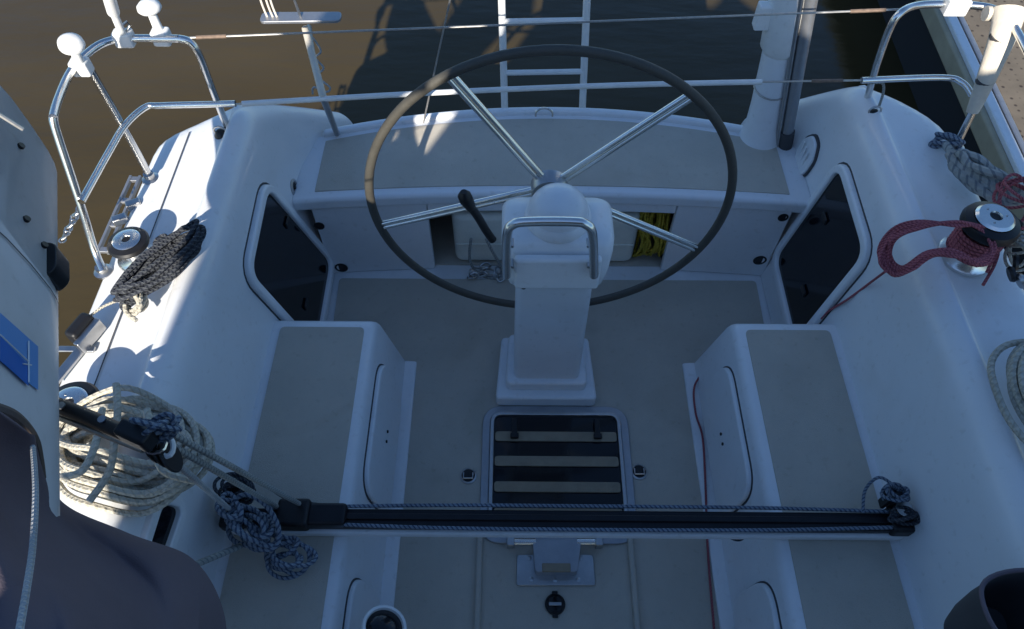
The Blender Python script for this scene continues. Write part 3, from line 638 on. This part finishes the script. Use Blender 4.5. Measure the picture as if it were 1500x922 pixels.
# ------------------------------------------------------------------ pushpits
def rail(name, pts, r, t, m='chrome', k=6): b = MB(); b.tube(smooth_path(pts, k), r, 12); return b.build(name, m, t)
pL = thing('pushpit', az(220, 262, .83), 'left stainless pushpit rail with three posts and white domes on top', 'railing', 'stern rails')
Z1, Z2, ZB = 1.28, 1.05, .82
top = [az(78, 172, Z1), az(84, 150, Z1), az(100, 112, Z1), az(118, 88, Z1), az(150, 64, Z1), az(190, 57, Z1), az(262, 57, Z1)]
rail('top_rail', top, .0125, pL)
a3 = [az(262, 57, Z1), az(278, 62, Z1-.01), az(292, 82, Z1-.06), az(312, 135, 1.06), az(337, 196, ZB)]
rail('post', a3, .0125, pL); rail('post', [az(126, 92, Z1), az(178, 182, 1.04), az(221, 262, ZB)], .0125, pL)
rail('post', [az(78, 172, Z1), az(83, 195, Z1-.04), az(118, 300, 1.03), az(138, 365, .88), az(152, 398, .835)], .0125, pL)
rail('middle_rail', [az(345, 152, 1.05), az(312, 153, 1.05), az(235, 155, 1.05), az(212, 158, 1.05), az(183, 184, 1.05), az(160, 222, 1.05), az(119, 296, 1.05)], .011, pL)
for px, py in ((337, 197), (221, 262), (152, 398)):
    b = MB(); b.lathe([(.03, 0), (.03, .008), (.018, .014), (.018, .03)], az(px, py, ZB)+V((0, 0, -.005)), n=20); b.build('foot', 'steel', pL)
def dome(px, py, bx, by_, label):
    q = az(bx, by_, Z1); t = thing('antenna_dome', q, label, 'antenna', 'white domes on the left stern rail')
    e = az(px, py, Z1+.10); d = (e-q)
    b = MB(); b.cyl(q+V((0, 0, -.02)), q+d*.75, .016, .013, 14); b.build('stem', 'white', t)
    b = MB(); b.box(q+V((0, 0, -.005)), (.055, .045, .05)); b.build('clamp', 'white', t, bevel=.008)
    b = MB(); b.lathe([(.014, 0), (.031, .006), (.037, .014), (.035, .026), (.022, .037), (.004, .041)], q+d*.75, d, 24); b.build('dome', 'white', t, ang=80)
dome(103, 62, 118, 96, 'white mushroom dome at the far left corner of the stern rail')
dome(217, 8, 236, 52, 'white mushroom dome near the middle of the left stern rail')
q = az(182, 56, Z1); t = thing('whip_antenna', q, 'slim white antenna stem clamped between the two domes', 'antenna')
b = MB(); b.box(q, (.06, .045, .05)); b.build('clamp', 'white', t, bevel=.008)
b = MB(); b.cyl(q, az(166, 18, Z1+.12), .012); b.cyl(az(166, 18, Z1+.12), az(155, -20, Z1+.24), .018); b.build('stem', 'white', t)
b = MB(); b.tube([az(182, 50, Z1+.02), az(190, 38, Z1+.04), az(186, 32, Z1+.05), az(178, 38, Z1+.05)], .004, 6); b.build('cable', 'steel', t)
pR = thing('pushpit', az(1270, 155, .83), 'right stainless pushpit rail curving round the stern corner beside the dock', 'railing', 'stern rails')
top = [az(1284, 95, 1.06), az(1302, 45, 1.22), az(1318, 20, Z1), az(1345, 8, Z1), az(1400, 7, Z1), az(1450, 12, Z1), az(1478, 30, Z1), az(1498, 62, Z1), az(1530, 130, Z1)]
rail('top_rail', top, .0125, pR); rail('post', [az(1266, 160, ZB), az(1284, 95, 1.06)], .0125, pR)
rail('post', [az(1400, 215, ZB), az(1440, 130, 1.06), az(1476, 35, Z1)], .0125, pR)
rail('middle_rail', [az(1262, 118, 1.05), az(1380, 114, 1.05), az(1410, 122, 1.05), az(1424, 140, 1.03)], .011, pR)
for px, py in ((1266, 160), (1400, 216)):
    b = MB(); b.lathe([(.03, 0), (.03, .008), (.018, .014), (.018, .03)], az(px, py, ZB)+V((0, 0, -.005)), n=20); b.build('foot', 'steel', pR)
b = MB(); b.box(az(1400, 8, Z1), (.075, .05, .055)); b.build('clamp', 'white', pR, bevel=.006)
b = MB(); b.rope([az(1272, 122, 1.03), az(1292, 122, 1.02), az(1294, 135, .98), az(1288, 155, .9)], .005); b.build('lashing', 'r_grey', pR)
for px, lab in ((326, 'small black pad eye at the foot of the left aft post'), (1277, 'small black pad eye at the foot of the right aft post')):
    q = az(px, 201 if px < 500 else 172, .83 if px < 500 else .865); t = thing('pad_eye', q, lab, 'deck fitting'); b = MB(); b.lathe([(.026, -.01), (.026, .012), (.014, .03), (.006, .034)], q, n=18); b.build('cap', 'black', t)
    b = MB(); b.tube([q+V((math.cos(a)*.022, 0, .03+math.sin(a)*.02)) for a in [R(30*i) for i in range(12)]], .004, 6, closed=True); b.build('ring', 'steel', t)
# cream rolled sling on the right post
t = thing('rescue_sling', az(1440, 130, 1.05), 'cream rolled rescue sling strapped to the right pushpit post', 'sling')
pts = [az(1478, 15, 1.30), az(1472, 45, 1.26), az(1455, 90, 1.17), az(1437, 135, 1.07), az(1424, 165, 1.0)]
b = MB(); b.tube(smooth_path(pts, 5), [.052-.032*i/20 for i in range(21)], 16, flat=.7); b.build('roll', 'cream', t)
for k in (6, 13):
    q = smooth_path(pts, 5)[k]; b = MB(); b.tube([q+V((0, -.002, .006)), q+V((0, .002, -.006))], .053-.032*k/20, 16, flat=.72); b.build('strap', 'rubber', t)
b = MB(); b.tube([az(1443, 20, 1.28), az(1510, 22, 1.28)], .024, 12); b.build('fold', 'cream', t)

# ------------------------------------------------------------------ lifelines, plate, ladder, poles
t = thing('lifeline', az(800, 20, 1.27), 'upper thin wire lifeline stretched across the stern between the pushpits', 'wire', 'stern lifelines')
A0, A1 = az(265, 56, Z1), az(1318, 14, Z1); Lp = lambda t_: A0.lerp(A1, t_)+V((0, .03*math.sin(math.pi*t_), -.02*math.sin(math.pi*t_)))
b = MB(); b.tube([Lp(i/16) for i in range(17)], .0035, 8); b.build('wire', 'wire', t)
for a, c_ in ((.02, .06), (.93, .98)):
    b = MB(); b.tube([Lp(a), Lp(c_)], .006, 8); b.build('turnbuckle', 'rust', t)
t = thing('lifeline', az(800, 130, 1.04), 'lower white sleeved lifeline crossing in front of the ladder', 'wire', 'stern lifelines')
B0, B1 = az(345, 153, 1.05), az(1262, 118, 1.05); Lq = lambda t_: B0.lerp(B1, t_)+V((0, .05*math.sin(math.pi*t_), -.02*math.sin(math.pi*t_)))
b = MB(); b.tube([Lq(i/16) for i in range(17)], .0035, 8); b.build('wire', 'wire', t)
b = MB(); b.tube([Lq(.01+.83*i/14) for i in range(15)], .0095, 12); b.build('sleeve', 'pvc', t)
for a, c_ in ((.92, .97),):
    b = MB(); b.tube([Lq(a), Lq(c_)], .006, 8); b.build('turnbuckle', 'rust', t)
# grey plate on a post at the stern
q = Lq(.135); pt = thing('instrument_post', q, 'grey flat plate on a wrapped post rising from the stern left of the wheel', 'post')
b = MB(); e = ay(495, 200, 2.50); b.tube([e, q, ay(452, 40, 2.42)], .012, 10); b.build('post', 'alu', pt)
b = MB(); b.tube([q+V((-.0, 0, .0)), ay(447, 42, 2.40)], .013, 10); b.build('sleeve', 'cream', pt)
pp = [ay(x, y, 2.38) for x, y in ((385, 38), (390, 24), (498, 16), (502, 28))]
b = MB(); b.add([p_+V((0, 0, 0)) for p_ in pp], [(0, 1, 2, 3)]); 
cz = (pp[0]+pp[2])/2; b = MB(); b.prism(rpoly([(cz.x-.145, cz.y-.03), (cz.x+.145, cz.y-.02), (cz.x+.145, cz.y+.035), (cz.x-.145, cz.y+.03)], .02, 4), XY, cz.z-.006, cz.z+.006); b.build('plate', 'alu', pt, bevel=.003)
for dx in (-.12, -.10, -.085):
    b = MB(); b.rope([(cz.x+dx, cz.y, cz.z), (cz.x+dx-.01, cz.y+.01, cz.z+.06), (cz.x+dx*1.1, cz.y+.02, cz.z+.2)], .004); b.build('chain', 'cream', pt)
b = MB(); b.tube([cz+V((.0, 0, 0)), cz+V((-.03, .02, .25))], .005, 8); b.build('rod', 'steel', pt)
b = MB(); p0 = ay(458, 55, 2.40)
b.rope([p0, ay(470, 75, 2.39), ay(462, 85, 2.38), ay(474, 100, 2.38), ay(465, 112, 2.38), ay(483, 128, 2.38), ay(478, 135, 2.4), ay(460, 128, 2.4), ay(458, 138, 2.4)], .004); b.build('lashing', 'r_white', pt)
# backstay
b = MB(); b.tube([ay(618, 190, 2.56), ay(661, -8, 2.30), V(ay(661, -8, 2.30))+(ay(661, -8, 2.30)-ay(618, 190, 2.56))*4], .0035, 8)
tag(b.build('backstay', 'wire'), 'thin wire backstay rising from the helm seat left of the ladder', 'wire')
# ladder
lad = thing('boarding_ladder', (-.04, 2.68, .45), 'white folded boarding ladder standing up at the middle of the stern', 'ladder')
LY0 = 2.68
for (bx, tx) in ((740, 734), (852, 861)):
    lo = ay(bx, 185, LY0); hi = ay(tx, -30, LY0+.06); b = MB(); b.tube([lo-V((0, 0, .12)), lo, hi, hi+(hi-lo)*.5], .0155, 14); b.build('rail', 'pvc', lad)
for yy in (31, 106):
    k = (185-yy)/215; f = LY0+.06*k; b = MB(); b.tube([ay(740-6*k, yy+1, f), ay(852+9*k, yy-1, f)], .012, 12); b.build('rung', 'pvc', lad)
q = az(797, 168, .53); b = MB(); b.tube([q+V((math.cos(a)*.038, 0, math.sin(a)*.035)) for a in [R(15*i) for i in range(-1, 14)]], .005, 8); tag(b.build('stern_eye', 'chrome'), 'small steel eye on the transom edge between the ladder rails', 'deck fitting')
# white column and grey pole at right
pb = az(1113, 200, .5); t = thing('davit_post', pb, 'thick white post with flared foot at the right end of the helm seat', 'post')
tp = ay(1158, 10, pb.y+.02)
b = MB(); d = tp-pb; b.tube([pb-V((0, 0, .02)), pb+d*.03, pb+d*.12, pb+d*.3, pb+d*.75], [.10, .085, .072, .067, .066], 28); b.build('column', 'gel2', t)
b = MB(); b.tube([pb+d*.70, pb+d*.74, pb+d*1.0, pb+d*2.2], [.066, .080, .084, .084], 28); b.build('sleeve', 'white', t)
b = MB(); b.box(pb+d*.95+V((-.095, -.01, 0)), (.06, .05, .1)); b.build('bracket', 'white', t, bevel=.008)
b = MB(); b.tube([pb+d*.42+V((math.cos(a)*.07, math.sin(a)*.07, .01*math.sin(a))) for a in [R(20*i) for i in range(18)]], .004, 6, closed=True); b.build('tie', 'wire', t)
g0 = az(1150, 214, .5); g1 = ay(1188, 0, g0.y+.0)
t = thing('support_pole', g0, 'grey aluminium pole strapped beside the thick white post', 'pole')
b = MB(); d = g1-g0; b.tube([g0, g0+d*2.2], .024, 16); b.build('pole', 'alu', t)
b = MB(); b.tube([g0+V((-.035, 0, 0)), g0+V((-.035, 0, 0))+d*2.2], .010, 12); b.build('rod', 'steel', t)
b = MB(); b.tube([g0+V((-.0, 0, .0)), g0+d*.12], .030, 16); b.build('foot', 'rubber', t)

# ------------------------------------------------------------------ deck hardware on the left edge
t = thing('slotted_track', az(175, 320, .8), 'long grey slotted alloy track fixed outside the left deck edge', 'deck fitting')
a, e = az(200, 262, .76), az(152, 372, .76); d = (e-a); n_ = V((0, 0, 1)).cross(d).normalized()
fnn = lambda u_, v_, h: a+d*u_+n_*v_+V((0, 0, h))
op = rpoly([(0, -.018), (1, -.018), (1, .018), (0, .018)], .04, 4)
b = MB()
for u0, u1 in ((0, .06), (.30, .36), (.62, .68), (.94, 1.0)): b.prism([(u0, -.018), (u1, -.018), (u1, .018), (u0, .018)], fnn, 0, .012)
for v0, v1 in ((-.022, -.012), (.012, .022)): b.prism([(-.01, v0), (1.01, v0), (1.01, v1), (-.01, v1)], fnn, -.002, .015)
b.build('track', 'alu', t, bevel=.002)
for px, py in ((176, 322), (196, 300)):
    b = MB(); b.box(az(px, py, .82), (.05, .03, .03), Matrix.Rotation(.5, 3, 'Z')); b.build('slider', 'steel', t, bevel=.006)
t = thing('genoa_block', az(118, 490, .85), 'small black turning block on the left deck edge', 'block')
b = MB(); b.box(az(120, 482, .87), (.045, .09, .06), Matrix.Rotation(-.35, 3, 'Z')); b.build('body', 'black', t, bevel=.014)
b = MB(); b.box(az(132, 492, .86), (.02, .10, .05), Matrix.Rotation(-.35, 3, 'Z')); b.build('cheek', 'steel', t, bevel=.004)
b = MB(); b.box(az(112, 512, .835), (.11, .02, .01)); b.box(az(104, 530, .835), (.03, .16, .012), Matrix.Rotation(-.35, 3, 'Z')); b.build('base', 'steel', t, bevel=.003)
b = MB(); b.rope([az(122, 472, .88), az(150, 450, .89), az(186, 436, .9)], .004); b.build('line', 'r_cream', t)
t = thing('chain_lashing', az(105, 325, .95), 'short dark chain lashing from the left rail down to the hull', 'chain')
for i in range(12):
    p_ = az(116-i*2.2, 306+i*4.2, 1.0-.02*i); b = MB(); b.tube([p_+V((.009*math.cos(k), .014*math.sin(k), .005*math.sin(k+i*1.5))) for k in [j*.785 for j in range(8)]], .003, 6, closed=True); b.build('link', 'steel', t)
# right edge tackle
t = thing('tackle_cluster', az(1488, 400, .9), 'cluster of steel blocks and shackles at the right deck edge past the winch', 'block')
for i, (px, py) in enumerate(((1488, 385), (1494, 350), (1482, 402), (1496, 412), (1490, 330))):
    b = MB(); b.lathe([(.022, -.008), (.026, 0), (.022, .008)], az(px, py, .93), (1, .2*i-.4, .5), 16); b.build('sheave', 'steel' if i % 2 else 'black', t)
b = MB(); tangle(b, az(1492, 300, .95), .06, 5, .005, .05, 81, el=2.0); b.build('line', 'r_red', t)
b = MB(); tangle(b, az(1490, 370, .92), .04, 5, .005, .05, 82, el=1.6); b.build('cord', 'r_cream', t)

# ------------------------------------------------------------------ boom, sail cloth
bd = V((-.344, .939, 0)).normalized(); bs = V((bd.y, -bd.x, 0))
e0 = az(66, 300, 1.50); BC = e0-bs*.10+V((0, 0, .06))                    # a point on the boom axis
bm_ = thing('boom', BC, 'white boom end with blue printed mark pointing aft at left', 'boom')
yend = az(30, 128, 1.72); uend = (yend-BC).dot(bd)
def bsec(u_, k=1.0, sk=0):
    out = []
    for i in range(28):
        a = 2*math.pi*i/28; cx_ = abs(math.cos(a))**.6*math.copysign(1, math.cos(a)); sz_ = abs(math.sin(a))**.6*math.copysign(1, math.sin(a))
        out.append(BC+bd*(u_+sk*sz_+ -.22*cx_*(sk > 0))+bs*(.10*k*cx_)+V((0, 0, .19*k*sz_)))
    return out
b = MB(); rows = [bsec(u_) for u_ in (-4, -2, -1, -.5, 0, .2)]+[bsec(uend-.10, 1, .02), bsec(uend-.02, .97, .04), bsec(uend, .88, .04)]
b.grid(rows, True); b.add(rows[-1], [tuple(range(28))]); b.build('spar', 'boomw', bm_, ang=50)
b = MB(); rows = [bsec(uend+.002, .70, .04), bsec(uend+.012, .6, .04)]; b.grid(rows, True); b.add(rows[-1], [tuple(range(28))]); b.build('end_cap', 'boomw', bm_)
b = MB(); rows = [[p_+(p_-(BC+bd*u_)).normalized()*.0035 for p_ in bsec(u_)] for u_ in (uend-.34, uend-.336)]; b.grid(rows, True); b.build('seam', 'rubber', bm_)
# printed mark on the near face
def on_boom(px, py, lift=.004):
    d_ = ray(px, py); lo_, hi_ = .3, 3.0
    def F_(t_):
        q_ = CAM+d_*t_-BC; v_ = abs(q_.dot(bs)/(.10+lift))**(1/.6*1)+0; w_ = abs(q_.z/(.19+lift))
        return (abs(q_.dot(bs)/(.10+lift)))**(2/.6)+(abs(q_.z/(.19+lift)))**(2/.6)-1
    t_ = .3
    while t_ < 3 and F_(t_) > 0: t_ += .002
    return CAM+d_*t_
def patch(name, quad, m, lift):
    b = MB(); n = 6; rows = []
    for i in range(n+1):
        r_ = []
        for j in range(n+1):
            u_, v_ = i/n, j/n; A_ = V(quad[0]).lerp(V(quad[3]), u_); B_ = V(quad[1]).lerp(V(quad[2]), u_); q_ = A_.lerp(B_, v_); r_.append(on_boom(q_.x, q_.y, lift))
        rows.append(r_)
    b.grid(rows); return b.build(name, m, bm_)
patch('printed_mark', ((0, 458), (56, 508), (56, 572), (0, 530)), 'logo_a', .003)
patch('printed_mark', ((0, 492), (42, 536), (42, 566), (0, 528)), 'logo_b', .005)
b = MB(); b.tube([on_boom(0+1.05*i*5, 490+1.0*i*5, .006) for i in range(9)], .0014, 4); b.build('printed_line', 'white', bm_)
b = MB(); b.tube([on_boom(42, 500+i*10, .006) for i in range(7)], .0014, 4); b.build('printed_line', 'white', bm_)
b = MB(); b.tube([on_boom(34+i*3, 533+i*.5, .006) for i in range(5)], .0014, 4); b.build('printed_line', 'white', bm_)
b = MB(); q = az(80, 392, 1.46); b.prism(rpoly([(-.05, -.01), (.055, -.01), (.04, .018), (-.03, .018)], .015, 4), lambda u_, v_, h: q+bd*u_+bs*(v_)+V((0, 0, h)), -.03, .03); b.build('sheave_box', 'black', bm_, bevel=.01)
for px, py in ((30, 215), (38, 322), (64, 360)):
    q = on_boom(px, py, .002); b = MB(); b.lathe([(.008, 0), (.007, .006)], q, bs+V((0, 0, .6)), 12); b.build('rivet', 'black', bm_)
b = MB(); b.tube([az(-6, 165, 1.80), az(34, 190, 1.76)], .004, 8); b.build('outhaul', 'wire', bm_)

# brown cover ends, mauve cloth
def cloth_sheet(name, label, rows_px, m, fold, seed, under=.0):
    rg = random.Random(seed); ph = [rg.uniform(0, 6.28) for _ in range(6)]
    rows = []
    cols = [smooth_path([V(p) for p in r_], 16) for r_ in rows_px]                # each: list of (px,py,z)
    n = len(cols[0]); 
    for j in range(n):
        rows.append(smooth_path([c_[j] for c_ in cols], 18))
    out = []
    for j, r_ in enumerate(rows):
        o_ = []
        for i, q in enumerate(r_):
            p_ = az(q.x, q.y, q.z); a_ = i/len(r_); c_ = j/len(rows)
            p_.z += fold*(.75*math.sin(14*a_-4*c_+.9+1.0*math.sin(3*c_+ph[1]))+.30*math.sin(24*a_-9*c_+ph[2]+.8*math.sin(5*c_)))*min(1, a_*5)
            o_.append(p_)
        out.append(o_)
    b = MB(); b.grid(out); return b
# rows run from the outer silhouette (seen against the boat) in towards the lower left
cols = [
    [(64, 684, 1.46), (96, 745, 1.16), (190, 800, 1.12), (275, 840, 1.12), (312, 900, 1.12), (318, 990, 1.15), (322, 1100, 1.15)],
    [(50, 645, 1.62), (90, 738, 1.26), (190, 787, 1.22), (282, 823, 1.22), (317, 885, 1.2), (322, 990, 1.2), (326, 1100, 1.2)],
    [(-5, 600, 1.80), (60, 742, 1.48), (150, 800, 1.40), (232, 845, 1.38), (275, 895, 1.36), (290, 990, 1.4), (300, 1100, 1.4)],
    [(-40, 610, 1.85), (20, 755, 1.66), (90, 830, 1.58), (165, 885, 1.55), (210, 945, 1.55), (230, 1020, 1.55), (240, 1100, 1.55)],
    [(-120, 640, 1.86), (-40, 770, 1.78), (20, 860, 1.74), (80, 930, 1.72), (120, 990, 1.7), (140, 1060, 1.7), (150, 1120, 1.7)],
    [(-260, 640, 1.80), (-180, 790, 1.80), (-100, 900, 1.8), (-60, 980, 1.8), (-20, 1040, 1.8), (0, 1100, 1.8), (10, 1160, 1.8)]]
b = cloth_sheet('sail_cloth', '', cols, 'cloth', .056, 3)
sc = thing('furled_sail', az(150, 850, 1.7), 'dark mauve sailcloth bundled in folds over the boom, lower left', 'sail')
b.build('cloth', 'cloth', sc, solid=.006, ang=180)
b = MB(); b.rope([az(48, 655, 1.72), az(52, 720, 1.80), az(48, 800, 1.86), az(38, 870, 1.92), (az(28, 930, 1.95)), az(22, 1000, 1.97)], .0038); b.build('reefing_line', 'r_white', sc)
b = MB(); b.rope([az(-10, 596, 1.72), az(22, 610, 1.69), az(48, 640, 1.62), az(56, 670, 1.56), az(60, 700, 1.5)], .008); b.build('bolt_rope', 'cover', sc)

# ------------------------------------------------------------------ things cut by the lower edge
q = az(1466, 915, 1.0); t = thing('canvas_bag', q, 'dark grey open canvas bag standing on the right coaming, lower right corner', 'bag')
b = MB(); rows = []
for z_, r_ in ((-.10, .075), (-.02, .092), (.05, .10), (.10, .104), (.112, .106), (.112, .100), (.09, .096), (.0, .088), (-.08, .07)):
    rows.append([q+V((math.cos(a)*r_*.92*(1+.06*math.sin(3*a+z_*20)), math.sin(a)*r_*.92*(1+.05*math.sin(2*a+1))*.9, z_+.012*math.sin(2*a))) for a in [2*math.pi*i/36 for i in range(36)]])
b.grid(rows, True); b.add(rows[-1], [tuple(range(36))]); b.build('bag', 'rubber', t, ang=70)
b = MB(); rows = []; b.tube([q+V((math.cos(a)*.0975*(1+.06*math.sin(3*a+2.2)), math.sin(a)*.0975*(1+.05*math.sin(2*a+1))*.9, .114+.012*math.sin(2*a))) for a in [2*math.pi*i/36 for i in range(36)]], .005, 8, closed=True); b.build('hem', 'cloth', t)
q = az(560, 925, .44); t = thing('handheld_spotlight', q, 'black lamp head with white rim at the bottom edge by the left seat', 'lamp')
d = V((.35, .25, .9)).normalized()
b = MB(); b.lathe([(.045, -.05), (.06, -.01), (.066, .02), (.064, .03), (.056, .03), (.05, .012)], q, d, 32); b.build('housing', 'white', t)
b = MB(); b.lathe([(.055, .005), (.053, .022), (.03, .032), (.004, .036)], q, d, 32); b.build('lens', 'glass', t, ang=80)

# ------------------------------------------------------------------ forward of the camera: cabin, and an added unseen panel that shades the cockpit
cb = MB(); cb.prism(rpoly([(-1.0, -4.4), (1.0, -4.4), (1.12, -.75), (-1.12, -.75)], .08), XY, .2, 1.12); cb.build('cabin', 'gel', yacht, bevel=.06, seg=4)
caster = thing('shade_blocker', (0, -1.0, .9), 'added dark awning rigged across the deck ahead of the cockpit', 'blocker')
HY = -1.0                                                # upright sheet added out of view; outline traced back from the wanted shade edges
pro = [(-1.22, .3), (-1.22, 1.42), (-1.30, 1.52), (-1.35, 2.0), (-1.27, 2.2), (-1.17, 2.45), (-1.12, 2.60), (-.62, 2.62), (-.60, 2.38), (-.70, 2.36), (-.80, 2.26), (-.93, 2.08), (-.99, 1.9), (-.95, 1.74), (-.88, 1.80), (-.78, 1.98), (-.69, 2.15), (-.61, 2.30), (-.57, 2.37), (-.50, 2.58), (-.30, 2.70), (.3, 2.76), (.54, 2.64), (.60, 2.46), (.70, 2.40), (.78, 2.46), (.84, 2.58), (.92, 2.46), (1.13, 2.32), (1.24, 2.36), (1.3, 2.6), (1.6, 2.6), (2.0, 2.55), (2.07, 1.7), (2.07, .3)]  # slot and notches let chosen sun patches through
pp = [(u_+.20/1.7*HY, v_-HY/1.7) for u_, v_ in pro]
b = MB(); b.prism(pp, lambda u_, v_, h: V((u_, h+.05*math.sin(2.2*u_), v_)), HY-.012, HY); b.build('canvas', 'cover', caster, ang=30)  # the added sheet itself, there only to block sun and sky
b = MB(); b.tube(smooth_path([V((x_, HY-.02+.05*math.sin(2.2*x_), z_)) for x_, z_ in pp[19:30]], 4), .014, 10); b.build('pole', 'alu', caster)  # tube along the top of the added sheet
for x_ in (-1.30, 1.88):
    b = MB(); b.cyl((x_, HY-.03, -.1 if x_ > 1.5 else .8), (x_, HY-.03, 2.5), .016, n=12); b.build('pole', 'alu', caster)  # uprights beside the added sheet
